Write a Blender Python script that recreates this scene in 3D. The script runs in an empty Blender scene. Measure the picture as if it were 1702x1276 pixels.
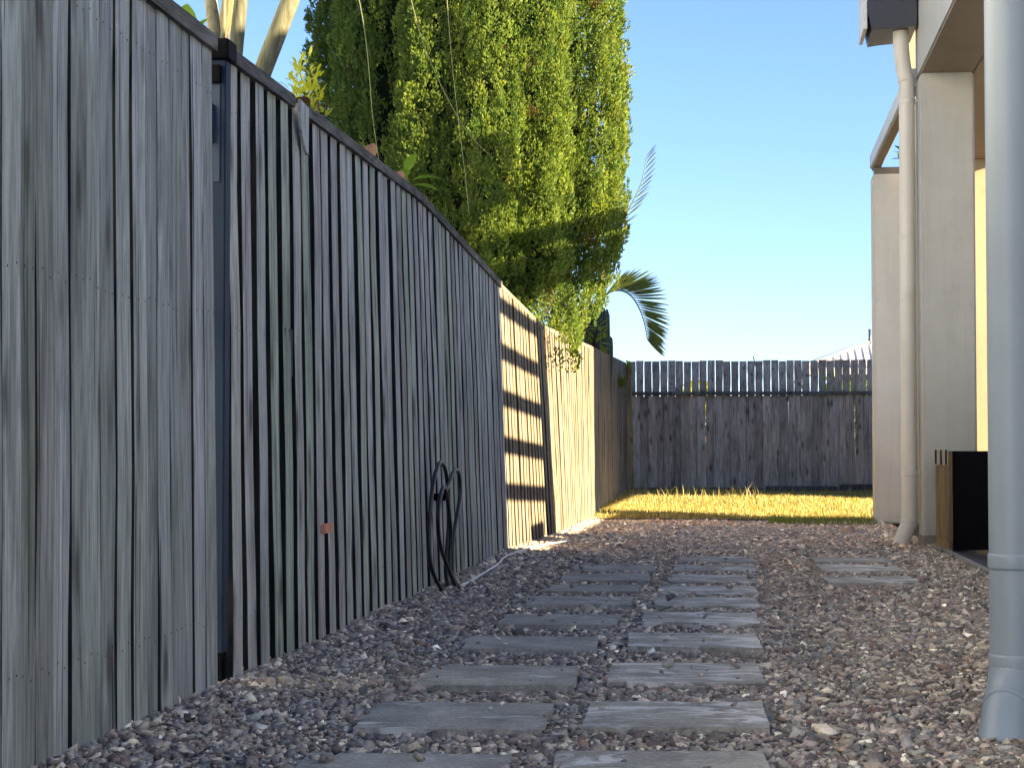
import bpy, bmesh, math, random
import numpy as np
from mathutils import Vector, Matrix
random.seed(7); rng = np.random.default_rng(7)
R = math.radians
sc = bpy.context.scene
C = sc.collection

# ------------------------------------------------------------------ camera
cam_d = bpy.data.cameras.new('camera'); cam = bpy.data.objects.new('camera', cam_d); C.objects.link(cam)
cam_d.sensor_width = 36; cam_d.lens = 3100/1702*36; cam_d.clip_start = .05; cam_d.clip_end = 2000
cam.location = (0, 0, .62); cam.rotation_euler = (R(90+1.958), 0, R(7.057))
sc.camera = cam
# ------------------------------------------------------------------ sky and sun
SUN_EL, SUN_AZ = 18, 105            # azimuth clockwise from +Y
w = bpy.data.worlds.new('World'); sc.world = w; w.use_nodes = True
wn = w.node_tree.nodes; wl = w.node_tree.links
sky = wn.new('ShaderNodeTexSky'); sky.sky_type = 'NISHITA'; sky.sun_disc = False
sky.sun_elevation = R(SUN_EL); sky.sun_rotation = R(SUN_AZ); sky.air_density = .75; sky.dust_density = .3; sky.ozone_density = 4.2
tintn = wn.new('ShaderNodeMix'); tintn.data_type = 'RGBA'; tintn.blend_type = 'MULTIPLY'; tintn.inputs[0].default_value = 1; tintn.inputs[7].default_value = (1.03, .945, .99, 1)
wl.new(sky.outputs[0], tintn.inputs[6]); wl.new(tintn.outputs[2], wn['Background'].inputs[0]); wn['Background'].inputs[1].default_value = .056
sd = bpy.data.lights.new('sun', 'SUN'); sun = bpy.data.objects.new('sun', sd); C.objects.link(sun)
sd.energy = 5.0; sd.angle = R(.5); sd.color = (1, .80, .50)
az = R(SUN_AZ); el = R(SUN_EL)
sun.rotation_euler = Vector((math.sin(az)*math.cos(el), math.cos(az)*math.cos(el), math.sin(el))).to_track_quat('Z', 'Y').to_euler()
sc.view_settings.view_transform = 'Standard'; sc.view_settings.look = 'None'
sc.view_settings.exposure = 2.62; sc.view_settings.gamma = 1.0

# ------------------------------------------------------------------ helpers
def mesh_from(name, v, f, smooth=False, midx=None):
    me = bpy.data.meshes.new(name); me.from_pydata([tuple(p) for p in v], [], [tuple(q) for q in f])
    if smooth: me.polygons.foreach_set('use_smooth', [True]*len(me.polygons))
    if midx is not None: me.polygons.foreach_set('material_index', list(midx))
    me.update(); return me
def fast_mesh(name, V, Fc, col=None):
    """numpy arrays: V (n,3), Fc (m,k) of one polygon size, col (n,4)"""
    me = bpy.data.meshes.new(name); n, m, k = len(V), len(Fc), Fc.shape[1]
    me.vertices.add(n); me.vertices.foreach_set('co', V.astype(np.float32).ravel())
    me.loops.add(m*k); me.loops.foreach_set('vertex_index', Fc.astype(np.int32).ravel())
    me.polygons.add(m); me.polygons.foreach_set('loop_start', np.arange(0, m*k, k, dtype=np.int32))
    me.update(calc_edges=True)
    if col is not None:
        a = me.color_attributes.new('Col', 'FLOAT_COLOR', 'POINT'); a.data.foreach_set('color', col.astype(np.float32).ravel())
    me.validate(); return me
def link(name, me, mats=None, parent=None, loc=(0, 0, 0), rot=None):
    o = bpy.data.objects.new(name, me); C.objects.link(o)
    if mats is not None and me is not None and not me.materials:
        for m in (mats if isinstance(mats, (list, tuple)) else [mats]): me.materials.append(m)
    if parent is not None: o.parent = parent
    o.location = loc
    if rot is not None: o.rotation_euler = rot
    return o
def tag(o, label=None, cat=None, group=None, kind=None):
    if label: o['label'] = label
    if cat: o['category'] = cat
    if group: o['group'] = group
    if kind: o['kind'] = kind
    return o
def thing(name, label, cat, loc=(0, 0, 0), group=None):
    o = bpy.data.objects.new(name, None); C.objects.link(o); o.location = loc; o.empty_display_size = .1
    return tag(o, label, cat, group)
BOXF = [(0, 3, 2, 1), (4, 5, 6, 7), (0, 1, 5, 4), (1, 2, 6, 5), (2, 3, 7, 6), (3, 0, 4, 7)]
def box_vf(x0, x1, y0, y1, z0, z1):
    return [(x0, y0, z0), (x1, y0, z0), (x1, y1, z0), (x0, y1, z0), (x0, y0, z1), (x1, y0, z1), (x1, y1, z1), (x0, y1, z1)], BOXF
def bev_box(name, x0, x1, y0, y1, z0, z1, b=.008, seg=2):
    bm = bmesh.new(); v, f = box_vf(x0, x1, y0, y1, z0, z1); vs = [bm.verts.new(p) for p in v]
    for q in f: bm.faces.new([vs[i] for i in q])
    if b: bmesh.ops.bevel(bm, geom=list(bm.edges), offset=b, segments=seg, affect='EDGES')
    me = bpy.data.meshes.new(name); bm.to_mesh(me); bm.free(); return me
def part(name, mats, parent, b, bev=.008, base=(0, 0, 0)):
    b = [b[i]-base[i//2] for i in range(6)]
    return link(name, bev_box(name, *b, b=bev), mats, parent)
def tube_vf(path, rad, n=10, caps=True):
    P = [Vector(p) for p in path]; rad = rad if hasattr(rad, '__len__') else [rad]*len(P)
    v, f = [], []; up = None
    for i, p in enumerate(P):
        t = (P[min(i+1, len(P)-1)]-P[max(i-1, 0)]).normalized()
        if up is None: up = t.orthogonal().normalized()
        up = (up-t*up.dot(t)).normalized(); s = t.cross(up)
        for k in range(n):
            a = 2*math.pi*k/n; v.append(p+(up*math.cos(a)+s*math.sin(a))*rad[i])
    for i in range(len(P)-1):
        for k in range(n): f.append((i*n+k, i*n+(k+1) % n, (i+1)*n+(k+1) % n, (i+1)*n+k))
    if caps: f.append(tuple(range(n))[::-1]); f.append(tuple(range((len(P)-1)*n, len(P)*n)))
    return v, f
def spline(pts, sub=8):
    P = [Vector(p) for p in pts]; out = []
    for i in range(len(P)-1):
        a, b, c, d = P[max(i-1, 0)], P[i], P[i+1], P[min(i+2, len(P)-1)]
        for k in range(sub):
            t = k/sub; out.append(.5*((2*b)+(c-a)*t+(2*a-5*b+4*c-d)*t*t+(3*b-a-3*c+d)*t**3))
    out.append(P[-1]); return out
def tube(name, path, rad, mats, parent=None, n=10, loc=(0, 0, 0)):
    v, f = tube_vf(path, rad, n); return link(name, mesh_from(name, v, f, True), mats, parent, loc)
def lerp(a, b, t): return a+(b-a)*t
def pl(xs, ys, x): return float(np.interp(x, xs, ys))

# ------------------------------------------------------------------ materials
class N:
    def __init__(s, name):
        s.m = bpy.data.materials.new(name); s.m.use_nodes = True; s.t = s.m.node_tree; s.b = s.t.nodes['Principled BSDF']
    def n(s, typ, **k):
        x = s.t.nodes.new('ShaderNode'+typ)
        for a, v in k.items():
            if a.startswith('i_'):
                key = a[2:]; key = int(key) if key.isdigit() else key.replace('_', ' ')
                if hasattr(v, 'type') and hasattr(v, 'is_output'): s.t.links.new(v, x.inputs[key])
                else: x.inputs[key].default_value = v
            else: setattr(x, a, v)
        return x
    def l(s, a, b): s.t.links.new(a, b)
    def math(s, op, a, b=None, c=None, clamp=False):
        x = s.n('Math', operation=op, use_clamp=clamp)
        for i, v in enumerate((a, b, c)):
            if v is None: continue
            if hasattr(v, 'is_output'): s.l(v, x.inputs[i])
            else: x.inputs[i].default_value = v
        return x.outputs[0]
    def ramp(s, fac, stops, interp='LINEAR'):
        x = s.n('ValToRGB'); x.color_ramp.interpolation = interp; e = x.color_ramp.elements
        while len(e) < len(stops): e.new(.5)
        for q, (p, c) in zip(e, stops):
            q.position = p; q.color = (*c, 1) if hasattr(c, '__len__') else (c, c, c, 1)
        s.l(fac, x.inputs[0]); return x.outputs[0]
    def mix(s, fac, a, b, mode='MIX'):
        x = s.n('Mix', data_type='RGBA', blend_type=mode)
        for i, v in ((0, fac), (6, a), (7, b)):
            if hasattr(v, 'is_output'): s.l(v, x.inputs[i])
            else: x.inputs[i].default_value = (*v, 1) if hasattr(v, '__len__') else v
        return x.outputs[2]
    def noise(s, vec, scale, detail=4, rough=.6, dist=0):
        x = s.n('TexNoise', i_Scale=scale, i_Detail=detail, i_Roughness=rough, i_Distortion=dist)
        if vec is not None: s.l(vec, x.inputs['Vector'])
        return x.outputs[0]
    def bump(s, h, strength=.3, dist=.005):
        x = s.n('Bump', i_Strength=strength, i_Distance=dist); s.l(h, x.inputs['Height']); s.l(x.outputs[0], s.b.inputs['Normal'])
    def set(s, col=None, rough=.6, spec=.3, metal=0, trans=None):
        if col is not None:
            if hasattr(col, 'is_output'): s.l(col, s.b.inputs['Base Color'])
            else: s.b.inputs['Base Color'].default_value = (*col, 1)
        if hasattr(rough, 'is_output'): s.l(rough, s.b.inputs['Roughness'])
        else: s.b.inputs['Roughness'].default_value = rough
        s.b.inputs['Specular IOR Level'].default_value = spec; s.b.inputs['Metallic'].default_value = metal
        return s.m

def wood(name, tints, dark=.35, gain=1.0, green=.35, axis='z', streak=1.0):
    s = N(name); tc = s.n('TexCoord'); oi = s.n('ObjectInfo')
    rnd = oi.outputs['Random']
    off = s.n('CombineXYZ', i_X=s.math('MULTIPLY', rnd, 91.0), i_Y=s.math('MULTIPLY', rnd, 37.0), i_Z=s.math('MULTIPLY', rnd, 53.0))
    add = s.n('VectorMath', operation='ADD'); s.l(tc.outputs['Object'], add.inputs[0]); s.l(off.outputs[0], add.inputs[1])
    def mp(sc3):
        m = s.n('Mapping'); s.l(add.outputs[0], m.inputs[0]); m.inputs['Scale'].default_value = sc3; return m.outputs[0]
    A = (lambda a, b: (a, a, b)) if axis == 'z' else (lambda a, b: (a, b, a))
    fine = s.noise(mp(A(130, 8)), 1, 5, .7, .5)
    mid = s.noise(mp(A(30, 2.6)), 1, 5, .62, 1.8)
    broad = s.noise(mp(A(7, 2.6)), 1, 5, .65, .6)
    tint = s.ramp(rnd, [(i/(len(tints)), t) for i, t in enumerate(tints)], 'CONSTANT')
    f1 = s.ramp(fine, [(.30, dark), (.5, .88), (.72, 1.22)])
    f2 = s.ramp(mid, [(.30, .42), (.46, .9), (.58, 1.05), (.75, 1.4)])
    f3 = s.ramp(broad, [(.28, .48), (.5, .98), (.75, 1.28)])
    c = s.mix(1, tint, f1, 'MULTIPLY'); c = s.mix(.8*streak, c, f2, 'MULTIPLY'); c = s.mix(.9, c, f3, 'MULTIPLY')
    # long drying cracks
    cr = s.noise(mp(A(75, 1.5)), 1, 3, .5, .3)
    crk = s.ramp(cr, [(.325, 1.0), (.355, 0.0)])
    c = s.mix(s.math('MULTIPLY', crk, .8), c, (.02, .02, .022))
    # knots
    vo = s.n('TexVoronoi', i_Scale=1.0); s.l(mp(A(10, 4.5)), vo.inputs['Vector'])
    kn = s.ramp(vo.outputs['Distance'], [(.09, 1.0), (.15, .55), (.26, 0.0)])
    c = s.mix(s.math('MULTIPLY', kn, .75), c, (.045, .038, .033))
    # algae bloom: patchy, own shapes
    al = s.noise(mp(A(9, 1.6)), 1, 4, .6)
    alf = s.math('MULTIPLY', s.ramp(al, [(.5, 0.0), (.72, 1.0)]), green)
    c = s.mix(alf, c, (.115*gain, .15*gain, .095*gain))
    h = s.math('ADD', s.math('MULTIPLY', fine, .6), s.math('MULTIPLY', mid, .8)); h = s.math('SUBTRACT', h, s.math('MULTIPLY', crk, .6))
    s.bump(h, .55, .006)
    return s.set(c, .85, .2)
GT = [(.38, .40, .41), (.45, .47, .475), (.31, .32, .335), (.40, .43, .42), (.47, .475, .49), (.34, .36, .35), (.42, .43, .455), (.28, .285, .28)]
M = {}
M['wood_a'] = wood('weathered_silver_pine', GT, .5, gain=1.8, green=.3)
M['wood_b'] = wood('weathered_lapped_pine', [(.45, .45, .455), (.44, .475, .415), (.42, .40, .415), (.38, .425, .37), (.50, .49, .48), (.44, .455, .455), (.35, .345, .345)], .6, gain=2.0, green=.3)
M['wood_c'] = wood('weathered_honey_pine', [(.235, .205, .15), (.26, .225, .16), (.21, .185, .14), (.28, .24, .17), (.22, .20, .155)], .6, green=.1)
M['wood_back'] = wood('dark_weathered_pine', [(.60, .505, .415), (.51, .43, .36), (.64, .55, .46), (.46, .39, .33), (.55, .475, .42)], .55, green=.2)
M['wood_cap'] = wood('mouldy_cap_timber', [(.16, .15, .14), (.20, .19, .175), (.13, .125, .12)], .4, green=.25, axis='y')
M['wood_edge'] = wood('black_gap_shade', [(.022, .021, .022), (.016, .017, .019), (.028, .024, .024)], .5, green=.05)  # near-black colour stands in for shade in the gaps between palings
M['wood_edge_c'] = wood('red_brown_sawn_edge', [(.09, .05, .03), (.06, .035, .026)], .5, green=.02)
M['wood_post'] = wood('sun_tinted_post', [(.42, .31, .17)], .7, green=.0)  # golden tan stands in for sunlight on the corner post
M['wood_box'] = wood('oiled_slat_timber', [(.20, .145, .075), (.23, .17, .09), (.17, .12, .065)], .5, green=.15)
M['nail'] = N('rusted_nail').set((.012, .011, .011), .8, .2)

def paint(name, col, var=.12, bump=.12, rough=.65, spec=.3, sc=14):
    s = N(name); tc = s.n('TexCoord'); g = tc.outputs['Object']
    a = s.noise(g, sc, 5, .6); b = s.noise(g, 1.3, 4, .6)
    c = s.mix(1, col, s.ramp(b, [(.3, 1-var), (.7, 1+var*.4)]), 'MULTIPLY'); c = s.mix(.5, c, s.ramp(a, [(.3, 1-var*.6), (.7, 1.03)]), 'MULTIPLY')
    ms = s.n('Mapping'); s.l(g, ms.inputs[0]); ms.inputs['Scale'].default_value = (16, 16, .9)
    c = s.mix(min(.9, var*4), c, s.ramp(s.noise(ms.outputs[0], 1, 5, .65, .3), [(.3, .80), (.5, .98), (.7, 1.03)]), 'MULTIPLY')
    gr = s.noise(g, 5.5, 6, .7, .4); c = s.mix(s.math('MULTIPLY', s.ramp(gr, [(.58, 0.0), (.75, 1.0)]), min(.6, var*2.2) if max(col) > .2 else 0), c, (.16, .145, .12))
    s.bump(s.noise(g, 260, 3, .6), bump, .002)
    return s.set(c, rough, spec)
M['render'] = paint('cream_render', (.72, .68, .59), bump=.35)
M['render_grey'] = paint('grey_render', (.455, .45, .43), bump=.35)
M['render_gold'] = paint('ochre_render', (.50, .40, .26), bump=.3)
M['white_wall'] = paint('pale_rendered_wall', (.70, .76, .82), .06, .2)
M['soffit'] = paint('brown_soffit', (.23, .19, .145), bump=.1)
M['pipe'] = paint('painted_downpipe', (.27, .325, .40), .1, .03, .42, .45, 5)
M['pipe_far'] = paint('cream_downpipe', (.66, .63, .58), .1, .03, .45, .4, 5)
M['gutter'] = paint('charcoal_gutter', (.055, .06, .075), .2, .03, .45, .4)
M['white_paint'] = paint('white_trim', (.68, .68, .66), .12, .05, .5)
M['steel'] = paint('navy_steel', (.014, .032, .068), .35, .08, .6, .2, 20)
M['cover'] = paint('slate_blue_plate', (.05, .075, .12), .2, .05, .6, .2)
M['black'] = paint('black_panel', (.003, .003, .005), .2, .03, .6, .06)
M['slab'] = paint('dark_patio_tile', (.07, .07, .08), .3, .2, .6)
M['canvas'] = paint('sun_block_canvas', (.3, .28, .25), .1, .1, .8)  # colour of the added sun-blocking panel
M['brick'] = paint('salmon_clay', (.62, .27, .17), .15, .2, .75)
M['hose'] = paint('black_rubber_hose', (.012, .013, .016), .2, .03, .32, .5)
M['white_hose'] = paint('white_hose', (.72, .72, .7), .1, .03, .4, .5)
M['concrete'] = paint('concrete_edge', (.30, .28, .25), .3, .4, .85)

def slate():
    s = N('grey_slate_paver'); tc = s.n('TexCoord'); oi = s.n('ObjectInfo')
    off = s.n('CombineXYZ', i_X=s.math('MULTIPLY', oi.outputs['Random'], 31.0), i_Y=s.math('MULTIPLY', oi.outputs['Random'], 17.0))
    ad = s.n('VectorMath', operation='ADD'); s.l(tc.outputs['Object'], ad.inputs[0]); s.l(off.outputs[0], ad.inputs[1]); g = ad.outputs[0]
    mp = s.n('Mapping'); s.l(g, mp.inputs[0]); mp.inputs['Scale'].default_value = (5, 11, 5)
    st = s.noise(mp.outputs[0], 1, 6, .68, 1.6)
    base = s.mix(s.noise(g, 9, 5, .65), (.22, .205, .185), (.56, .525, .465))
    base = s.mix(.75, base, s.ramp(s.noise(g, 90, 5, .75), [(.3, .5), (.7, 1.4)]), 'MULTIPLY'); base = s.mix(.7, base, s.ramp(s.noise(g, 4.5, 5, .7, .8), [(.35, .6), (.65, 1.2)]), 'MULTIPLY')
    # pale lime streaks, heavier on the pavers with higher pass value
    sep = s.n('SeparateColor'); s.l(oi.outputs['Color'], sep.inputs[0])
    lo = s.math('SUBTRACT', .60, s.math('MULTIPLY', sep.outputs[0], .13))
    f = s.math('MULTIPLY', s.math('SUBTRACT', st, lo), 12.0, clamp=True)
    f = s.math('MULTIPLY', f, s.ramp(s.noise(g, 3.2, 3, .5), [(.36, 0.0), (.52, 1.0)]))
    c = s.mix(s.math('MULTIPLY', f, .8), base, (.72, .72, .70))
    s.bump(s.math('ADD', s.noise(g, 40, 6, .7), s.math('MULTIPLY', st, .7)), .6, .006)
    return s.set(c, s.ramp(st, [(.3, .75), (.7, .95)]), .12)
M['slate'] = slate()
def attr_mat(name, rough=.8, spec=.25, trans=0, bump=False):
    s = N(name); a = s.n('VertexColor', layer_name='Col'); c = a.outputs[0]
    if bump:
        tc = s.n('TexCoord'); n = s.noise(tc.outputs['Object'], 220, 3, .65); c = s.mix(.7, c, s.ramp(n, [(.3, .62), (.7, 1.25)]), 'MULTIPLY')
    s.set(c, rough, spec)
    if trans:
        t = s.n('BsdfTranslucent'); s.l(s.mix(1, c, (1.5, 1.35, .5), 'MULTIPLY'), t.inputs[0])
        mx = s.n('MixShader', i_Fac=trans); out = s.t.nodes['Material Output']
        s.l(s.b.outputs[0], mx.inputs[1]); s.l(t.outputs[0], mx.inputs[2]); s.l(mx.outputs[0], out.inputs[0])
    return s.m
M['pebble'] = attr_mat('mixed_crushed_stone', .8, .3, bump=True)
M['leaf'] = attr_mat('foliage', .55, .3, .35)
M['blade'] = attr_mat('dry_grass', .7, .2, .3)
def ground_mat(name, c0, c1, c2):
    s = N(name); tc = s.n('TexCoord'); g = tc.outputs['Object']
    c = s.mix(s.ramp(s.noise(g, 60, 5, .7), [(.35, 0.0), (.65, 1.0)]), c0, c1); c = s.mix(s.ramp(s.noise(g, 1.1, 4, .6), [(.45, 0.0), (.7, 1.0)]), c, c2)
    s.bump(s.noise(g, 70, 5, .7), 1, .015); return s.set(c, .95, .1)
M['soil'] = ground_mat('gravelly_soil', (.05, .042, .038), (.13, .115, .10), (.085, .06, .045))
M['lawn'] = ground_mat('dry_lawn_soil', (.16, .12, .055), (.28, .22, .08), (.12, .13, .045))
def simple_leaf(name, c0, c1, trans=.3, rough=.5):
    s = N(name); tc = s.n('TexCoord'); oi = s.n('ObjectInfo')
    c = s.mix(s.noise(tc.outputs['Object'], 18, 4, .6), c0, c1); s.set(c, rough, .35)
    t = s.n('BsdfTranslucent'); s.l(s.mix(1, c, (1.4, 1.3, .5), 'MULTIPLY'), t.inputs[0]); mx = s.n('MixShader', i_Fac=trans)
    s.l(s.b.outputs[0], mx.inputs[1]); s.l(t.outputs[0], mx.inputs[2]); s.l(mx.outputs[0], s.t.nodes['Material Output'].inputs[0]); return s.m
M['green_leaf'] = simple_leaf('bright_green_leaf', (.08, .17, .03), (.16, .28, .05), .35)
M['lime_leaf'] = simple_leaf('yellow_green_leaf', (.26, .32, .03), (.42, .44, .05), .35)
M['palm_leaf'] = simple_leaf('palm_frond', (.12, .17, .05), (.26, .29, .08), .5)
M['cactus'] = simple_leaf('euphorbia_skin', (.035, .065, .04), (.07, .11, .06), .0)
M['stalk'] = wood('strelitzia_stalk', [(.20, .165, .09), (.17, .165, .105), (.12, .075, .05), (.21, .19, .125)], .6, green=.2)
M['dead'] = simple_leaf('dead_leaf', (.085, .05, .032), (.15, .09, .055), .1, .9)
M['bark'] = wood('fibrous_bark', [(.10, .07, .05)], .4, green=.1)
M['vine'] = simple_leaf('green_stem', (.10, .13, .04), (.17, .18, .06), 0)
M['roof'] = paint('pale_corrugated_roof', (.50, .47, .50), .1, .03, .45, .4)
M['brickwall'] = paint('neighbour_wall', (.42, .36, .30), .1, .2, .8)

# ------------------------------------------------------------------ ground
g = link('ground', mesh_from('ground', [(-400, -400, -.012), (400, -400, -.012), (400, 400, -.012), (-400, 400, -.012)], [(0, 1, 2, 3)]), M['soil']); tag(g, kind='structure')
LAWN0 = 15.75
def lawn_z(x, y): return .012+.075*min(max((y-LAWN0)/5.0, 0), 1)+.012*math.sin(x*2.1+y)
v, f = [], []; NX, NY = 14, 30
for j in range(NY+1):
    for i in range(NX+1):
        x = lerp(-1.75, 2.2, i/NX); y = lerp(LAWN0, 22.9, j/NY); v.append((x, y, lawn_z(x, y)))
for j in range(NY):
    for i in range(NX): a = j*(NX+1)+i; f.append((a, a+1, a+NX+2, a+NX+1))
tag(link('lawn', mesh_from('lawn', v, f, True), M['lawn']), kind='structure')

# ------------------------------------------------------------------ house on the right
H = thing('house', 'cream rendered house with open patio corner and charcoal gutter beside the gravel', 'house')
part('pier', M['render_grey'], H, (.68, 1.0, 4.0, 4.32, 0, 2.72), .012)
part('wall', M['white_wall'], H, (2.3, 2.6, -6, 9.93, 0, 3.34))
part('wall', M['white_wall'], H, (2.602, 6, -6, 8.4, 0, 3.33))
part('parapet', M['render_grey'], H, (1.12, 1.45, 7.0, 12.25, 2.992, 3.72), .012)
part('soffit', M['soffit'], H, (1.126, 1.444, 7.0, 12.244, 2.98, 2.991), 0)
part('pier', M['render_grey'], H, (1.12, 1.45, 7.0, 7.3, 0, 2.979), .012)
part('pier', M['render_grey'], H, (1.12, 1.45, 11.9, 12.25, 0.03, 2.979), .012)
part('pier', M['render'], H, (1.075, 1.33, 15.6, 15.88, 0, 2.88), .012)
part('end_wall', M['render_gold'], H, (1.36, 2.16, 15.6, 15.85, 0, 4.2), .005)
part('plinth', M['concrete'], H, (1.115, 1.46, 11.885, 12.265, -.02, .075), .006)
pb = part('pergola_beam', M['white_paint'], H, (1.07, 1.16, 12.26, 15.9, 2.965, 3.08), .006)
part('beam_lining', M['soffit'], pb, (1.085, 1.145, 12.27, 15.88, 2.945, 2.964), .003)
part('cross_beam', M['soffit'], H, (1.09, 3.2, 15.66, 15.76, 2.885, 2.945), .004)
part('patio_slab', M['slab'], H, (1.2, 4.0, 4.3, 12.9, -.03, .012), .003)
part('slab_edge', M['concrete'], H, (1.155, 1.198, 4.32, 11.88, -.03, .028), .004)
part('sun_block_wall', M['render_grey'], H, (2.3, 2.4, 9.932, 15.25, 0, 1.19), .006)  # unseen wall added to keep the low sun off the gravel
part('sun_block_post', M['white_paint'], H, (2.32, 2.39, 11.565, 11.69, 1.19, 3.8), .003)  # added out of view to keep sun off the pier front
for i in range(5):
    z = 1.55+i*.283
    me = mesh_from('shadow_slat', [(2.33, 9.92, z+.02), (2.35, 9.92, z+.02), (2.35, 11.57, z-.06), (2.33, 11.57, z-.06), (2.33, 9.92, z+.125), (2.35, 9.92, z+.125), (2.35, 11.57, z+.045), (2.33, 11.57, z+.045)], BOXF)
    link('shadow_slat', me, M['white_paint'], H)
part('shadow_block', M['white_paint'], H, (2.31, 2.39, 10.9, 11.45, 1.19, 1.36), .01)  # unseen block added for the stepped shadow low on the fence
part('sun_block_post', M['white_paint'], H, (2.32, 2.39, 15.252, 15.365, 0, 3.8), .003)  # second unseen post, added to shade the back pier front
part('patio_ceiling', M['soffit'], H, (1.452, 2.2, 7.0, 15.59, 2.985, 3.03), .003)
part('sun_block_panel', M['canvas'], H, (2.32, 2.35, 15.57, 19.6, 1.28, 3.4), .003)  # unseen panel added to shade the far fence, sun passing below it
part('sun_block_rear', M['render'], H, (2.3, 5, 19.6, 24, 0, 3.5))  # unseen mass added to keep sun off the back fence
# box gutter end with sloped outer face
prof = [(1.108, 3.30), (.90, 3.285), (.83, 3.275), (.80, 3.40), (.80, 3.72), (1.108, 3.72)]
v = [(x, 12.0, z) for x, z in prof]+[(x, 12.5, z) for x, z in prof]; n = len(prof)
f = [tuple(range(n)), tuple(range(n, 2*n))[::-1]]+[(i, i+n, (i+1) % n+n, (i+1) % n) for i in range(n)]
gt = link('rainwater_head', mesh_from('rainwater_head', v, f), M['gutter'], H)
part('gutter_lip', M['white_paint'], gt, (.775, .799, 12.0, 12.5, 3.29, 3.72), .004)

def downpipe(label, mat, path, rad, collars, straps):
    base = path[-1]; t = thing('downpipe', label, 'downpipe', (base[0], base[1], 0), 'downpipes on the house')
    off = Vector((base[0], base[1], 0)); P = [Vector(p)-off for p in path]
    tube('pipe', P, rad, mat, t, 24)
    for (c, d, r) in collars:
        c = Vector(c)-off; d = Vector(d); prof = [(-1, r*.965), (-.95, r*1.03), (-.7, r*1.05), (.7, r*1.05), (.95, r*1.03), (1, r*.965)]
        tube('collar', [c+d*a for a, _ in prof], [b for _, b in prof], mat, t, 24)
    for b in straps: link('strap', bev_box('strap', *[b[i]-(off[i//2]) for i in range(6)], b=.002), mat, t)
    return t
downpipe('large blue-grey downpipe with angled foot at right edge of the photo', M['pipe'],
    spline([(.581, 4.15, 2.72), (.581, 4.15, 1.2), (.581, 4.15, .2), (.578, 4.145, .135), (.567, 4.12, .085), (.546, 4.06, .02), (.534, 4.03, -.02)], 6), .0535,
    [((.581, 4.15, .375), (0, 0, .017), .0535), ((.581, 4.15, .155), (0, 0, .022), .0535), ((.561, 4.10, .062), (-.006, -.014, -.006), .0545)], [(.62, .69, 4.14, 4.17, 1.6, 1.63)])
downpipe('slim cream downpipe with kicked foot on the far pier below the gutter', M['pipe_far'],
    spline([(1.018, 12.13, 3.33), (1.018, 12.13, 3.24), (1.022, 12.13, 3.16), (1.035, 12.13, 3.05), (1.047, 12.13, 2.97), (1.052, 12.13, 2.88), (1.052, 12.13, 1.5), (1.052, 12.13, .22), (1.045, 12.12, .14), (1.0, 12.07, .04), (.985, 12.05, -.01)], 6), .05,
    [((1.052, 12.13, 2.84), (0, 0, .02), .05), ((1.052, 12.13, .46), (0, 0, .02), .05), ((1.045, 12.12, .15), (0, 0, .012), .05)],
    [(1.09, 1.13, 12.12, 12.15, 2.83, 2.85), (1.09, 1.13, 12.12, 12.15, .455, .475)])

# storage box against the pier
t = thing('storage_box', 'black-fronted storage box with timber slat side standing on the dark patio', 'box', (1.2, 11.06, .013))
B0 = (1.2, 11.06, .013)
part('front_panel', M['black'], t, (1.205, 1.83, 11.06, 11.08, .03, .598), .004, B0)
part('side_panel', M['black'], t, (1.81, 1.83, 11.081, 11.87, .03, .597), .003, B0)
part('lid', M['black'], t, (1.208, 1.83, 11.082, 11.87, .585, .60), .003, B0)
for i in range(6):
    y0 = 11.085+i*.13
    link('slat', bev_box('slat', -.012, .004, y0-11.06, y0+.118-11.06, .055, .50, b=.003), M['wood_box'], t)
part('bottom_rail', M['wood_box'], t, (1.184, 1.206, 11.07, 11.875, .02, .067), .003, B0)
part('top_rail', M['concrete'], t, (1.185, 1.204, 11.07, 11.875, .515, .60), .003, B0)
part('corner_post', M['wood_box'], t, (1.183, 1.2045, 11.05, 11.084, .02, .60), .002, B0)
for y in (11.16, 11.44, 11.74): part('strap', M['black'], t, (1.176, 1.184, y, y+.018, .52, .61), .002, B0)

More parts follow.
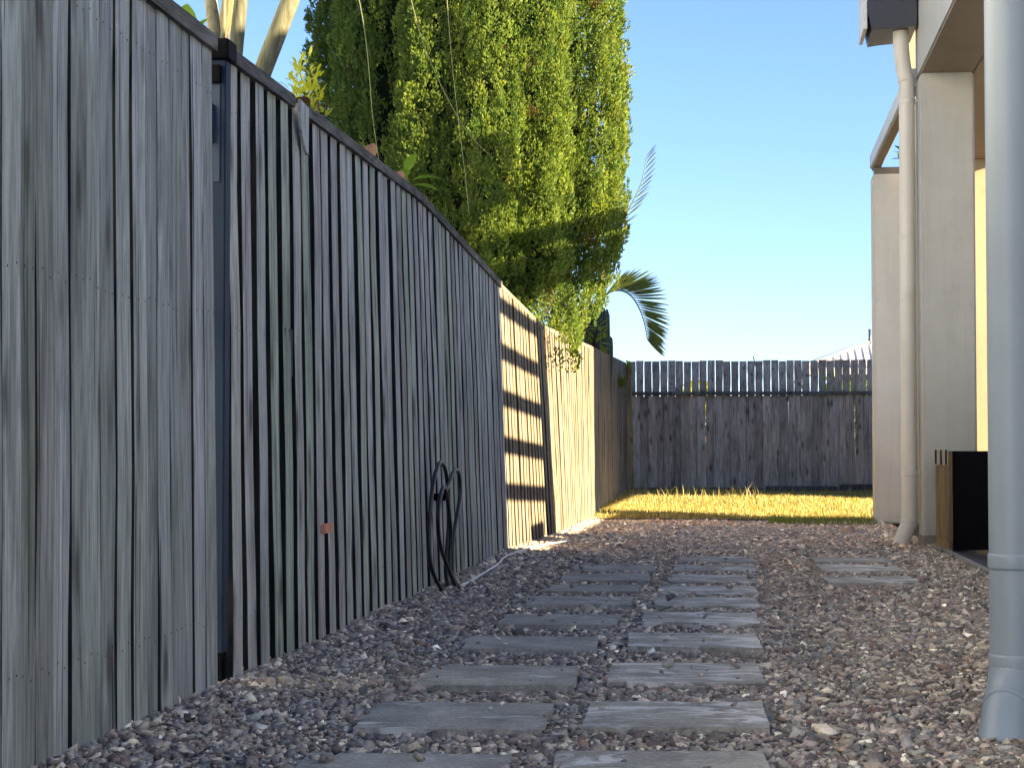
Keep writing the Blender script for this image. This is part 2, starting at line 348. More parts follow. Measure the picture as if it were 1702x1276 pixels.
# ------------------------------------------------------------------ paling fences
def paling_meshes(tag_, width, thick, n=8, warp=.006, nails=(), edge=1):
    """variants, unit height 1, local x along the fence, +y faces the yard; slot 0 face, 1 edge, 2 nail"""
    out = []
    for k in range(n):
        rr = random.Random(hash((tag_, k)) % 9999 if False else k*13+len(tag_))
        zs = [0, .16, .36, .58, .8, 1]; v = []; f = []; mi = []
        wv = [rr.uniform(-warp, warp) for _ in zs]; dv = [rr.uniform(-warp, warp)*.45 for _ in zs]; wd = [width/2*(1+rr.uniform(-.05, .05)) for _ in zs]
        cup = rr.uniform(-.0015, .0022); b = min(.003, thick*.2)
        for z, a, d, h in zip(zs, wv, dv, wd):
            zz = z+(rr.uniform(-.006, .0) if z == 0 else 0)
            ring = [(-h, -thick/2), (h, -thick/2), (h, thick/2-b), (h-b, thick/2), (0, thick/2+cup), (-h+b, thick/2), (-h, thick/2-b)]
            v += [(x+a, y+d, zz) for x, y in ring]
        m = 7
        for i in range(len(zs)-1):
            for j in range(m):
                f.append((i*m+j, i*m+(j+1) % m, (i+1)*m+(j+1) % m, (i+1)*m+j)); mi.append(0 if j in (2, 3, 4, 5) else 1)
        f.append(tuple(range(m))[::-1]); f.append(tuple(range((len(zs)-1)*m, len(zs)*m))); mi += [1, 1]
        for nz in nails:
            for sx in (-.24, .24):
                cxn = sx*width+rr.uniform(-.006, .006); z = nz+rr.uniform(-.006, .006); b0 = len(v); r = .0028
                yy = thick/2+np.interp(z, zs, dv)+max(cup, 0)+.0012; cxn += np.interp(z, zs, wv)
                for q in range(6): v.append((cxn+r*math.cos(q*1.047), yy, z+r*.62*math.sin(q*1.047)))
                f.append(tuple(range(b0, b0+6))[::-1]); mi.append(2)
        out.append(mesh_from('paling', v, f, False, mi))
    return out
def fence_side(t, base, ys, meshes, mats, bot, top, set_back=0, drop=.02, jit=.0, lean_j=.004, name='paling'):
    for y in ys:
        bx, bz = bot(y); tx, tz = top(y)
        a = Vector((bx-set_back, y, bz)); b = Vector((tx-set_back, y+random.uniform(-lean_j, lean_j), tz-drop))
        up = (b-a); L = up.length; up.normalize(); xd = Vector((0, -1, 0)); xd = (xd-up*xd.dot(up)).normalized(); yd = up.cross(xd)
        if yd.x < 0: xd = -xd; yd = up.cross(xd)
        mt = Matrix((( xd.x, yd.x, up.x, 0), (xd.y, yd.y, up.y, 0), (xd.z, yd.z, up.z, 0), (0, 0, 0, 1))) @ Matrix.Diagonal((1, 1, L, 1))
        mt.translation = a-Vector(base)+yd*random.uniform(-jit, jit)
        me = random.choice(meshes)
        if not me.materials:
            for m in mats: me.materials.append(m)
        o = bpy.data.objects.new(name, me); C.objects.link(o); o.parent = t; o.matrix_local = mt
def strip(name, t, base, pts, hw, z0, z1, mat, x0):
    """a board that follows the top line: pts list of (X,Y,Z)"""
    v = []; f = []
    for (x, y, z) in pts:
        v += [(x+x0-base[0], y-base[1], z+z0-base[2]), (x+x0+hw-base[0], y-base[1], z+z0-base[2]), (x+x0+hw-base[0], y-base[1], z+z1-base[2]), (x+x0-base[0], y-base[1], z+z1-base[2])]
    for i in range(len(pts)-1):
        for j in range(4): f.append((i*4+j, i*4+(j+1) % 4, i*4+4+(j+1) % 4, i*4+4+j))
    f.append((0, 1, 2, 3)); k = len(v)-4; f.append((k+3, k+2, k+1, k))
    me = mesh_from(name, v, f); bm = bmesh.new(); bm.from_mesh(me); bmesh.ops.recalc_face_normals(bm, faces=bm.faces); bm.to_mesh(me); bm.free()
    return link(name, me, mat, t)
BY = [0, 3.5, 4.6, 5.9, 7.9, 11.05, 12.9, 15.9, 18.1, 22.6]
BX = [-1.33, -1.33, -1.31, -1.318, -1.333, -1.391, -1.30, -1.275, -1.335, -1.39]
TX = [-1.345, -1.345, -1.335, -1.35, -1.39, -1.452, -1.385, -1.29, -1.34, -1.40]
TZ = [1.665, 1.665, 1.655, 1.675, 1.715, 1.612, 1.47, 1.485, 1.54, 1.64]
bot = lambda y: (pl(BY, BX, y), -.02+(max(0, y-16)*.012)); top = lambda y: (pl(BY, TX, y), pl(BY, TZ, y))
def zrel(z): return z/1.65
# near panel, tight boards
base = (-1.33, 4.55, 0)
fa = thing('paling_fence', 'near tall fence panel of tight silver-grey palings at far left', 'fence', base)
ma = paling_meshes('a', .084, .017, 10, .0045, (.03+.1, .59, .93))
ys = []; y = 1.5
while y < 4.52: ys.append(y); y += .0875+random.choice([0, 0, .001, .004, -.002, .009])
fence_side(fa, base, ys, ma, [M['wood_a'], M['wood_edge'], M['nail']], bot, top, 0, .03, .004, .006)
for z0 in (.2, .92, 1.42): strip('rail', fa, base, [(lerp(pl(BY, BX, q), pl(BY, TX, q), (z0+.04)/1.65), q, z0) for q in (1.45, 3.5, 4.5)], .04, 0, .075, M['wood_back'], -.062)
for a, b in ((1.45, 3.78), (3.786, 4.55)):
    strip('cap_rail', fa, base, [(pl(BY, TX, q), q, pl(BY, TZ, q)) for q in np.linspace(a, b, 6)], .062, -.036, .003, M['wood_cap'], -.038)
# steel post
base = (-1.335, 4.66, 0)
sp = thing('steel_post', 'navy steel fence post with black cap between near panel and slatted fence', 'post', base)
link('shaft', bev_box('shaft', -.022, .022, -.03, .02, .10, 1.615, b=.003), M['steel'], sp)
link('cap', bev_box('cap', -.032, .032, -.045, .04, 1.616, 1.668, b=.003), M['black'], sp)
link('hinge_plate', bev_box('hinge_plate', -.026, .012, -.046, -.0305, 1.555, 1.60, b=.002), M['black'], sp)
link('latch_block', bev_box('latch_block', -.035, -.006, -.05, -.031, 1.40, 1.50, b=.003), M['steel'], sp)
link('cover_plate', bev_box('cover_plate', -.020, .008, -.034, -.0302, 1.30, 1.55, b=.001), M['cover'], sp)
link('footing', bev_box('footing', -.03, .03, -.035, .025, -.05, .099, b=.01), M['black'], sp)
# slatted middle run
base = (-1.35, 4.72, 0)
fb = thing('paling_fence', 'long shaded fence run of grey palings with dark gaps behind the hose', 'fence', base)
mb = paling_meshes('bb', .083, .0165, 10, .006, (.12, .58, .92))
mbk = paling_meshes('bbb', .10, .012, 4, .004)
ys = []; y = 4.745
while y < 11.05: ys.append(y+random.uniform(-.007, .007)); y += .145
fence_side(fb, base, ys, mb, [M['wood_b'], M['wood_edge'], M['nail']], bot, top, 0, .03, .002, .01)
fence_side(fb, base, [q+.0725 for q in ys], mbk, [M['wood_edge'], M['wood_edge'], M['nail']], bot, top, .03, .03, .002, .004, 'back_paling')  # near-black back boards put the gap shade into their colour
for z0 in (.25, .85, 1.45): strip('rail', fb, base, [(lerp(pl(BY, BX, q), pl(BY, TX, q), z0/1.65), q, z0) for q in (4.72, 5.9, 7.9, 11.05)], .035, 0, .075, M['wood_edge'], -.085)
for a, b in ((4.70, 5.42), (5.55, 7.35), (7.355, 9.2), (9.205, 11.08)):
    strip('cap_rail', fb, base, [(pl(BY, TX, q), q, pl(BY, TZ, q)) for q in np.linspace(a, b, 7)], .052, -.032, .003, M['wood_cap'], -.03)
# displaced offcut with a curved foot, and the broken paling patch
pts = [(0, .03), (.105, .02), (.107, -.06), (.105, -.122), (.07, -.112), (.035, -.088), (.01, -.055), (0, -.02)]
v = [(0, p, q) for p, q in pts]+[(.009, p, q) for p, q in pts]; n = len(pts)
f = [tuple(range(n)), tuple(range(n, 2*n))[::-1]]+[(i, (i+1) % n, (i+1) % n+n, i+n) for i in range(n)]
me = mesh_from('cap_offcut', v, f); bm = bmesh.new(); bm.from_mesh(me); bmesh.ops.recalc_face_normals(bm, faces=bm.faces); bm.to_mesh(me); bm.free()
link('cap_offcut', me, M['wood_b'], fb, (-1.318-base[0], 5.43-base[1], 1.632))
link('patch_plate', bev_box('patch_plate', 0, .004, -.05, .05, -.07, .07, b=.001), M['steel'], fb, (-1.326-base[0], 5.345-base[1], .90))
# far sunlit run
base = (-1.38, 11.1, 0)
fc = thing('paling_fence', 'far sunlit leaning fence run with striped shadows below the cypress', 'fence', base)
mc = paling_meshes('ccc', .094, .012, 8, .006)
ys = []; y = 11.13
while y < 22.45: ys.append(y+random.uniform(-.006, .006)); y += .128
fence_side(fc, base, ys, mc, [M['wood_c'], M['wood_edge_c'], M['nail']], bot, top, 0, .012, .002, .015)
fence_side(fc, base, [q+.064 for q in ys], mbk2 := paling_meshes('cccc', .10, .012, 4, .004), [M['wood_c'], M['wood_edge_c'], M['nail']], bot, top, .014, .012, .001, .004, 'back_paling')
for a, b in ((11.09, 12.85), (12.9, 15.2), (15.25, 18.2), (18.25, 22.5)):
    strip('cap_rail', fc, base, [(pl(BY, TX, q), q, pl(BY, TZ, q)) for q in np.linspace(a, b, 6)], .035, -.02, .006, M['wood_c'] if a < 18 else M['wood_cap'], -.03)
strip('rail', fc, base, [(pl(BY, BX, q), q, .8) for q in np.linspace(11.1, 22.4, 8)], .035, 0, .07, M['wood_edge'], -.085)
# corner post
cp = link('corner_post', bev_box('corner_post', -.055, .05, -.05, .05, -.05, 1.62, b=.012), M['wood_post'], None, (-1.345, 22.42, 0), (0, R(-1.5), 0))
tag(cp, 'timber post tinted as if sunlit, in the corner where the two fences meet', 'post')
# back fence: two tiers
base = (0, 22.62, .05)
fk = thing('paling_fence', 'dark two-tier paling fence closing the back of the yard', 'fence', base)
mk = paling_meshes('k', .104, .014, 8, .0018, (.1, .9)); mk2 = paling_meshes('kk', .0865, .014, 6, .002)
def back_row(x0, x1, per, z0, z1, meshes, y, nm):
    x = x0; i = 0
    while x < x1:
        a = lerp(.03, .09, (x+1.3)/2.9) if z0 < .5 else z0
        me = random.choice(meshes)
        if not me.materials:
            for m in (M['wood_back'], M['wood_edge'], M['nail']): me.materials.append(m)
        o = bpy.data.objects.new(nm, me); C.objects.link(o); o.parent = fk
        tp = z1+random.uniform(-.008, .008)
        o.matrix_local = Matrix.Translation((x-base[0], y-base[1]+(.016*(i % 2) if z0 < .5 else 0), a-base[2])) @ Matrix.Rotation(math.pi, 4, 'Z') @ Matrix.Rotation(random.uniform(-.006, .006), 4, 'Y') @ Matrix.Diagonal((1, 1, tp-a, 1))
        x += per+random.uniform(-.004, .004); i += 1
back_row(-1.29, 2.15, .099, .05, 1.245, mk, 22.6, 'paling')
back_row(-1.335, 2.15, .0945, 1.24, 1.668, mk2, 22.64, 'upper_paling')
link('ledger_rail', bev_box('ledger_rail', -1.36, 2.2, -.06, -.022, 1.205, 1.245, b=.006), M['wood_cap'], fk)
link('top_rail', bev_box('top_rail', -1.36, 2.2, .03, .07, 1.13, 1.19, b=.006), M['wood_back'], fk)
for i in range(4):
    link('sleeper', bev_box('sleeper', -1.5+i*.88, -.645+i*.88, -.16, -.05, -.07+i*.018, .085+i*.02+random.uniform(-.015, .012), b=.015), M['wood_cap'], fk)
# lawn edging board
tag(link('lawn_edging', bev_box('lawn_edging', -1.3, 1.05, -.012, .012, -.05, .028, b=.004), M['wood_cap'], None, (0, LAWN0-.02, 0), (0, 0, R(.6))), 'thin timber edging strip between gravel and dry lawn', 'edging')

# ------------------------------------------------------------------ stepping stones
ORD = ['nearest', 'second', 'third', 'fourth', 'fifth', 'sixth', 'seventh', 'eighth', 'ninth', 'tenth']
Lc = [(-.632, 3.42), (-.631, 4.12), (-.632, 4.86), (-.641, 5.68), (-.632, 6.46), (-.632, 7.27), (-.637, 7.93), (-.628, 8.58), (-.637, 9.30)]
Rc = [(-.15, 3.47), (-.152, 4.22), (-.153, 4.99), (-.153, 5.79), (-.15, 6.58), (-.145, 7.32), (-.147, 7.93), (-.146, 8.60), (-.141, 9.33), (-.142, 10.08)]
Tc = [(.565, 8.56), (.57, 9.39), (.57, 10.13)]
stones = []
def paver_mesh():
    bm = bmesh.new(); v, f = box_vf(-.2, .2, -.205, .205, -.04, 0); vs = [bm.verts.new(p) for p in v]
    for q in f: bm.faces.new([vs[i] for i in q])
    bmesh.ops.subdivide_edges(bm, edges=[e for e in bm.edges if abs(e.verts[0].co.z-e.verts[1].co.z) < .001], cuts=9, use_grid_fill=True)
    for p in bm.verts:
        ex = abs(abs(p.co.x)-.2) < .001; ey = abs(abs(p.co.y)-.205) < .001
        if ex: p.co.x += random.uniform(-.003, .002)
        if ey: p.co.y += random.uniform(-.0035, .002)
        if p.co.z > -.001: p.co.z += random.uniform(-.0012, .0012)-(.003 if ex or ey else 0)
    me = bpy.data.meshes.new('stepping_stone'); bm.to_mesh(me); bm.free(); me.materials.append(M['slate']); return me
pm = [paver_mesh() for _ in range(6)]
def stone(x, y, label, col, tiltx=0):
    o = bpy.data.objects.new('stepping_stone', pm[len(stones) % 6]); C.objects.link(o)
    a = R(random.uniform(1.5, 4.5)); o.location = (x, y, .030+random.uniform(-.004, .004)); o.rotation_euler = (R(random.uniform(-.5, .9)), R(random.uniform(-.6, .6)), a)
    o.color = (col, col, col, 1); tag(o, label, 'paver', 'slate pavers set in the gravel'); stones.append((x, y, a)); return o
for i, (x, y) in enumerate(Lc):
    stone(x, y, f'{"nearest" if i==0 else "farthest" if i==8 else ORD[i]+" nearest"} grey slate paver in the left row beside the fence', random.uniform(0, .25))
for i, (x, y) in enumerate(Rc):
    stone(x, y, f'{"nearest" if i==0 else "farthest" if i==9 else ORD[i]+" nearest"} pale-streaked slate paver in the middle row', random.uniform(.55, 1))
for (x, y), q in zip(Tc, ('nearest', 'middle', 'farthest')):
    stone(x, y, f'{q} of the three slate pavers set apart near the patio', random.uniform(.4, .9))

# ------------------------------------------------------------------ gravel
def icosa():
    p = (1+5**.5)/2; v = np.array([(-1, p, 0), (1, p, 0), (-1, -p, 0), (1, -p, 0), (0, -1, p), (0, 1, p), (0, -1, -p), (0, 1, -p), (p, 0, -1), (p, 0, 1), (-p, 0, -1), (-p, 0, 1)], float)
    f = np.array([(0, 11, 5), (0, 5, 1), (0, 1, 7), (0, 7, 10), (0, 10, 11), (1, 5, 9), (5, 11, 4), (11, 10, 2), (10, 7, 6), (7, 1, 8), (3, 9, 4), (3, 4, 2), (3, 2, 6), (3, 6, 8), (3, 8, 9), (4, 9, 5), (2, 4, 11), (6, 2, 10), (8, 6, 7), (9, 8, 1)])
    return v/np.linalg.norm(v[0]), f
def cube8():
    v = np.array([(x, y, z) for x in (-.62, .62) for y in (-.62, .62) for z in (-.62, .62)], float)
    f = np.array([(0, 1, 3), (0, 3, 2), (4, 6, 7), (4, 7, 5), (0, 4, 5), (0, 5, 1), (2, 3, 7), (2, 7, 6), (0, 2, 6), (0, 6, 4), (1, 5, 7), (1, 7, 3)]); return v, f
def octa():
    v = np.array([(1, 0, 0), (-1, 0, 0), (0, 1, 0), (0, -1, 0), (0, 0, 1), (0, 0, -1)], float)
    f = np.array([(0, 2, 4), (2, 1, 4), (1, 3, 4), (3, 0, 4), (2, 0, 5), (1, 2, 5), (3, 1, 5), (0, 3, 5)]); return v, f
PAL = np.array([1.70, 1.70, 1.63])*np.array([(.20, .165, .155), (.15, .125, .125), (.26, .225, .20), (.33, .29, .25), (.11, .10, .105), (.22, .20, .20), (.42, .38, .33), (.18, .13, .115), (.24, .235, .22), (.52, .49, .44), (.14, .145, .15)])
PW = np.array([.16, .15, .13, .09, .13, .12, .05, .06, .07, .015, .075]); PW /= PW.sum()
def pebbles(n, y0, y1, rad, shape, dens_pow=1):
    bv, bf = shape; k = len(bv)
    y = y0+(y1-y0)*rng.random(n)**dens_pow; x = -1.42+rng.random(n)*2.75
    keep = (x > np.interp(y, BY, BX)-.03) & (x < np.where(y < 4.35, .66, 1.15)) & (x < .17*y+.12)
    lift = np.zeros(n, bool)
    for (sx, sy, a) in stones:
        dx = x-sx; dy = y-sy; u = dx*math.cos(a)+dy*math.sin(a); w_ = -dx*math.sin(a)+dy*math.cos(a)
        ins = (np.abs(u) < .2-.001) & (np.abs(w_) < .205-.001); stray = rng.random(n) < .004; keep &= ~(ins & ~stray); lift |= ins & stray
    x, y, lift = x[keep], y[keep], lift[keep]; n = len(x)
    z = np.where(lift, .033, 0)+rng.random(n)*.014+.004*np.sin(x*5+1)*np.sin(y*3.1)+.012*np.exp(-((x-np.interp(y, BY, BX))/.12)**2)
    r = rad*np.exp(rng.normal(0, .36, n)); S = np.stack([r*rng.uniform(.8, 1.35, n), r*rng.uniform(.65, 1.05, n), r*rng.uniform(.28, .6, n)], 1)
    V = bv[None]*(1+rng.uniform(-.36, .36, (n, k, 1))); V = V*S[:, None, :]
    ax, ay, az_ = rng.normal(0, .42, n), rng.normal(0, .42, n), rng.random(n)*6.283
    def rot(V, a, i, j):
        c, s_ = np.cos(a)[:, None], np.sin(a)[:, None]; A, B = V[:, :, i].copy(), V[:, :, j].copy(); V[:, :, i] = A*c-B*s_; V[:, :, j] = A*s_+B*c
    rot(V, ax, 1, 2); rot(V, ay, 0, 2); rot(V, az_, 0, 1)
    V += np.stack([x, y, z], 1)[:, None, :]
    col = PAL[rng.choice(len(PAL), n, p=PW)]*np.exp(rng.normal(0, .32, (n, 1)))
    # drifts of warmer soil-stained stone
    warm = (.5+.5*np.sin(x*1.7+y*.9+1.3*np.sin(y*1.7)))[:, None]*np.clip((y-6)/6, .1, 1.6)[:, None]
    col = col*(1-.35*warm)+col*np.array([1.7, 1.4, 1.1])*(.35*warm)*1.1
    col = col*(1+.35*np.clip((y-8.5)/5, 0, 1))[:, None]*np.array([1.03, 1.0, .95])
    Cc = np.concatenate([np.repeat(col[:, None, :], k, 1), np.ones((n, k, 1))], 2)
    Fc = (bf[None]+(np.arange(n)*k)[:, None, None]).reshape(-1, 3)
    return V.reshape(-1, 3), Fc, Cc.reshape(-1, 4)
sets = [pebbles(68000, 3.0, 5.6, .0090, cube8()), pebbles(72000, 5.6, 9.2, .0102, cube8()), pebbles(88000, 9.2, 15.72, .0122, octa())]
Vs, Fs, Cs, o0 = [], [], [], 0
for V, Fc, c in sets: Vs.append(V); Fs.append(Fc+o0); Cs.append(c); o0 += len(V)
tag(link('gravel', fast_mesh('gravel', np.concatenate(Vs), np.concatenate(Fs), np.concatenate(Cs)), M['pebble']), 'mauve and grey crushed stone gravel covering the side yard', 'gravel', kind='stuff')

# ------------------------------------------------------------------ lawn blades
def blades(n, x0, x1, y0, y1, h0, h1, wd, cols, dens=None):
    x = rng.uniform(x0, x1, n); y = rng.uniform(y0, y1, n)
    ok = x > np.interp(y, BY, BX)
    if dens is not None: ok &= rng.random(n) < dens(x, y)
    x, y = x[ok], y[ok]; n = len(x); z = np.array([lawn_z(a, b) for a, b in zip(x, y)])
    h = rng.uniform(h0, h1, n)*rng.uniform(.6, 1, n); a = rng.random(n)*6.283; lx = rng.normal(0, .35, n)*h; ly = rng.normal(0, .35, n)*h
    P = np.stack([x, y, z], 1); s = np.stack([np.cos(a), np.sin(a), 0*a], 1)*wd; t = P+np.stack([lx, ly, h], 1); mid = P+np.stack([lx*.35, ly*.35, h*.6], 1)
    V = np.stack([P-s, P+s, mid+s*.7, t, mid-s*.7], 1).reshape(-1, 3)
    i0 = np.arange(n)[:, None]*5; F1 = np.concatenate([i0+np.array([0, 1, 2]), i0+np.array([0, 2, 4]), i0+np.array([4, 2, 3])]).reshape(-1, 3)
    c = np.array(cols)[rng.integers(0, len(cols), n)]*rng.uniform(.75, 1.2, (n, 1)); Cc = np.concatenate([np.repeat(c[:, None], 5, 1), np.ones((n, 5, 1))], 2).reshape(-1, 4)
    return V, F1, Cc
GC = [(.48, .38, .13), (.56, .46, .19), (.38, .34, .11), (.30, .27, .10), (.60, .52, .26), (.20, .22, .08), (.34, .25, .12)]
parts_ = [blades(75000, -1.4, 1.7, LAWN0-.05, 22.5, .015, .06, .004, GC, lambda x, y: np.clip(.35+.75*np.sin(x*2.3+1.1*np.sin(y*1.9))**2+.25*np.sin(y*3.3+x), .12, 1)*np.clip((y-LAWN0+.1)/.5+.25*np.sin(x*9), .1, 1)),
          blades(260, -1.4, .2, 19.0, 22.4, .08, .2, .003, [(.50, .42, .22), (.40, .36, .16)]),
          blades(170, -.2, 1.6, 20.5, 22.4, .06, .16, .003, [(.46, .40, .2), (.36, .34, .14)]),
          blades(1200, .2, 1.05, 14.9, 15.8, .03, .09, .004, [(.14, .20, .05), (.2, .24, .07)])]
Vs, Fs, Cs, o0 = [], [], [], 0
for V, Fc, c in parts_: Vs.append(V); Fs.append(Fc+o0); Cs.append(c); o0 += len(V)
tag(link('grass', fast_mesh('grass', np.concatenate(Vs), np.concatenate(Fs), np.concatenate(Cs)), M['blade']), 'golden dry lawn with taller seed stalks along the back fence', 'grass', kind='stuff')

# ------------------------------------------------------------------ cypress
def tufts(P, D, L, W, col, face=None):
    """crossed kite-shaped sprays at P along D"""
    n = len(P); D = D/np.linalg.norm(D, axis=1, keepdims=True); a = rng.normal(size=(n, 3)) if face is None else face+rng.normal(0, .35, (n, 3)); S = np.cross(D, a); S /= np.linalg.norm(S, axis=1, keepdims=True); T = np.cross(D, S)
    L = L[:, None]; W = W[:, None]; Vs = []
    for X in (S, T): Vs += [P, P+D*L*.45+X*W, P+D*L, P+D*L*.45-X*W]
    V = np.stack(Vs, 1).reshape(-1, 3); i0 = np.arange(n)[:, None]*8
    Fc = np.concatenate([i0+np.array([0, 1, 2, 3]), i0+np.array([4, 5, 6, 7])])
    Cc = np.concatenate([np.repeat(col[:, None], 8, 1), np.ones((n, 8, 1))], 2).reshape(-1, 4); return V, Fc, Cc
CY = Vector((-2.10, 14.35, 0)); RAD = 1.25
pb_, pr_, ph_, pw_ = [], [], [], []          # spray base, radius, height, weight
pdir = []
lobes = []; a = 0.0
while a < 6.283-.25: lobes.append((a+random.uniform(-.05, .05), random.uniform(.92, 1.04), random.random()*6.28)); a += random.uniform(.33, .56)
def env_r(z):
    t = min(1, max(0, (z-1.30)/.75)); t = t*t*(3-2*t)
    return RAD*(.68+.32*t)*(1-.8*max(0, (z-3.9)/2.6)**1.4)
for layer in (0, 1):
    placed = []
    for k in range(14000 if layer == 0 else 4000):
        li = random.randrange(len(lobes)); la, lr, lp = lobes[li]; z = random.uniform(1.25, 5.6) if random.random() < .8 else random.uniform(1.25, 2.1); off = random.gauss(0, .10) if layer == 0 else random.uniform(-.25, .25)
        a = la+off+.05*math.sin(z*1.4+lp)
        k_ = (1 if math.sin(a) < .4 and z < 4.0 else 1.8)*(1 if layer == 0 else 1.5)
        if any(abs(z-c) < .20*k_ and abs(((a-b+math.pi) % 6.283)-math.pi) < .075*k_ for b, c, _, _ in placed): continue
        placed.append((a, z, off, lr*(1+.03*math.sin(z*2.6+lp))))
    for (a, z, off, lr) in placed:
        Rz = env_r(z+.22)*lr*(1-.20*min(1, abs(off)/.24)**1.6)*(random.uniform(.90, .985) if layer == 0 else .76); h = random.uniform(.5, 1.05); r0 = random.uniform(.055, .095); lean = random.uniform(.0, .035); tw = random.uniform(-.05, .05)
        cx_, cy_ = Rz*math.cos(a), Rz*math.sin(a); back = math.sin(a) > .4; ns = int((17 if not back else 9)*h/.8*(1 if z < 4.0 else .55))
        for _ in range(ns):
            u_ = random.random()**.9; pr = r0*math.sin(math.pi*min(1, u_*.80+.17))**.9; ang = random.random()*6.283; m = pr*random.uniform(.5, 1.0)
            X = cx_*(1+lean*u_)+m*math.cos(ang)-tw*u_*math.sin(a); Y = cy_*(1+lean*u_)+m*math.sin(ang)+tw*u_*math.cos(a)
            pb_.append((CY.x+X, CY.y+Y, z+h*u_)); pr_.append(random.uniform(.024, .056)); ph_.append(random.uniform(.08, .2)); pw_.append((.44 if not back else .3)*(1 if layer == 0 else .7))
for (x, y, z, n_) in ((-1.30, 13.0, 1.55, 6), (-1.25, 13.3, 1.40, 4), (-1.24, 13.1, 1.26, 3), (-1.22, 13.05, 1.16, 3)):
    for _ in range(n_): pb_.append((x+random.gauss(0, .06), y+random.gauss(0, .1), z+random.gauss(0, .05))); pr_.append(.05); ph_.append(.16); pw_.append(.6)
pb_ = np.array(pb_); pr_ = np.array(pr_); ph_ = np.array(ph_); pw_ = np.array(pw_); nc = len(pb_)
cnt = np.maximum(8, (pw_*74*ph_/.15)).astype(int); idx = np.repeat(np.arange(nc), cnt); n = len(idx)
u = rng.random(n)**.85; th = rng.random(n)*6.283
prof = np.sin(np.pi*np.clip(u*.82+.16, 0, 1))**.8
out = pb_[idx]-np.array(CY); out[:, 2] = 0; out /= np.maximum(np.linalg.norm(out, axis=1, keepdims=True), .01)
rd = np.stack([np.cos(th), np.sin(th), 0*th], 1); fl = (rd*out).sum(1) < -.3; rd[fl] *= -1
P = pb_[idx]+rd*(pr_[idx]*prof*rng.uniform(.72, 1.06, n))[:, None]+out*(.05*u)[:, None]+np.array([0, 0, 1.])*(ph_[idx]*u)[:, None]
D = rd*.6+out*.2+np.array([0, 0, .95])+rng.normal(0, .30, (n, 3))
tint = rng.uniform(.75, 1.2, nc)[idx, None]*rng.uniform(.75, 1.25, (n, 1)); yel = np.clip(rng.normal(.45, .28, nc)[idx]+.25*(u-.5), 0, 1)[:, None]
col = (np.array([.09, .17, .045])*(1-yel)+np.array([.27, .34, .07])*yel)*tint
brown = rng.random(nc)[idx] < .008; col[brown] = np.array([.12, .08, .04])*tint[brown]
V, Fc, Cc = tufts(P, D, rng.uniform(.018, .040, n), rng.uniform(.0045, .0085, n), col, rd)
print('cypress plumes', nc, 'tufts', n)
ct = thing('cypress_tree', 'huge dense plume-shaped cypress rising behind the left fence', 'tree', (CY.x, CY.y, 0))
V -= np.array(CY); link('crown', fast_mesh('crown', V, Fc, Cc), M['leaf'], ct)
# inner leafy core keeps the crown opaque
v, f = [], []; NS, NR = 26, 22
for j in range(NR+1):
    t = j/NR; z = lerp(1.5, 5.6, t); r = .84*min(1, .35+t*3.2)*(1-max(0, t-.55)/.45*.72)
    for i in range(NS):
        a = 6.283*i/NS; rr = r*(1+.10*math.sin(a*5+z)+random.uniform(-.05, .05)); v.append((rr*math.cos(a), rr*math.sin(a), z+random.uniform(-.04, .04)))
for j in range(NR):
    for i in range(NS): f.append((j*NS+i, j*NS+(i+1) % NS, (j+1)*NS+(i+1) % NS, (j+1)*NS+i))
f.append(tuple(range(NS))[::-1]); f.append(tuple(range(NR*NS, (NR+1)*NS)))
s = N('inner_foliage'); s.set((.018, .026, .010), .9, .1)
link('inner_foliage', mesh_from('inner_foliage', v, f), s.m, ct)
tube('trunk', [(.02, 0, -.1), (0, .02, .8), (.03, 0, 1.6), (0, 0, 3.0)], [.15, .12, .11, .07], M['bark'], ct, 12)

# ------------------------------------------------------------------ plants behind the fence
def leaf_vf(base, d, L, W, bend=.2, up=Vector((0, 0, 1)), n=5):
    base = Vector(base); d = Vector(d).normalized(); s = d.cross(up)
    if s.length < .05: s = Vector((1, 0, 0))
    s.normalize(); nrm = s.cross(d); v, f = [], []
    for i in range(n+1):
        t = i/n; w_ = W*math.sin(math.pi*min(1, t*.92+.06))**.8*.5; c = base+d*L*t-nrm*bend*L*t*t
        v += [c-s*w_+nrm*w_*.25, c, c+s*w_+nrm*w_*.25]
    for i in range(n):
        for k in (0, 1): a = i*3+k; f.append((a, a+1, a+4, a+3))
    return v, f
def merge(items):
    v, f = [], []
    for a, b in items: o = len(v); v += list(a); f += [tuple(i+o for i in q) for q in b]
    return v, f
def shrub(name, label, cat, base, n, rx, rz, mat, L, seed, group=None, stems=True):
    r = random.Random(seed); t = thing(name, label, cat, base, group); it = []; st = []
    for _ in range(n):
        a = r.random()*6.283; e = r.uniform(-.2, 1.4); q = r.uniform(.45, 1)
        p = Vector((rx*q*math.cos(a)*math.cos(e), rx*q*math.sin(a)*math.cos(e), rz*(.5+.5*q*math.sin(e))))
        d = Vector((math.cos(a)*math.cos(e)+r.gauss(0, .4), math.sin(a)*math.cos(e)+r.gauss(0, .4), math.sin(e)+r.gauss(.2, .4)))
        it.append(leaf_vf(p, d, L*r.uniform(.6, 1.2), L*.45*r.uniform(.7, 1.1), r.uniform(0, .5), n=3))
    v, f = merge(it); link('foliage', mesh_from('foliage', v, f, True), mat, t)
    if stems:
        for k in range(4):
            a = k*1.6+r.random(); st.append(tube_vf([(0, 0, -.05), (rx*.3*math.cos(a), rx*.3*math.sin(a), rz*.5), (rx*.6*math.cos(a), rx*.6*math.sin(a), rz*.9)], [.02, .014, .005], 6))
        v, f = merge(st); link('stem', mesh_from('stem', v, f, True), M['bark'], t)
    return t
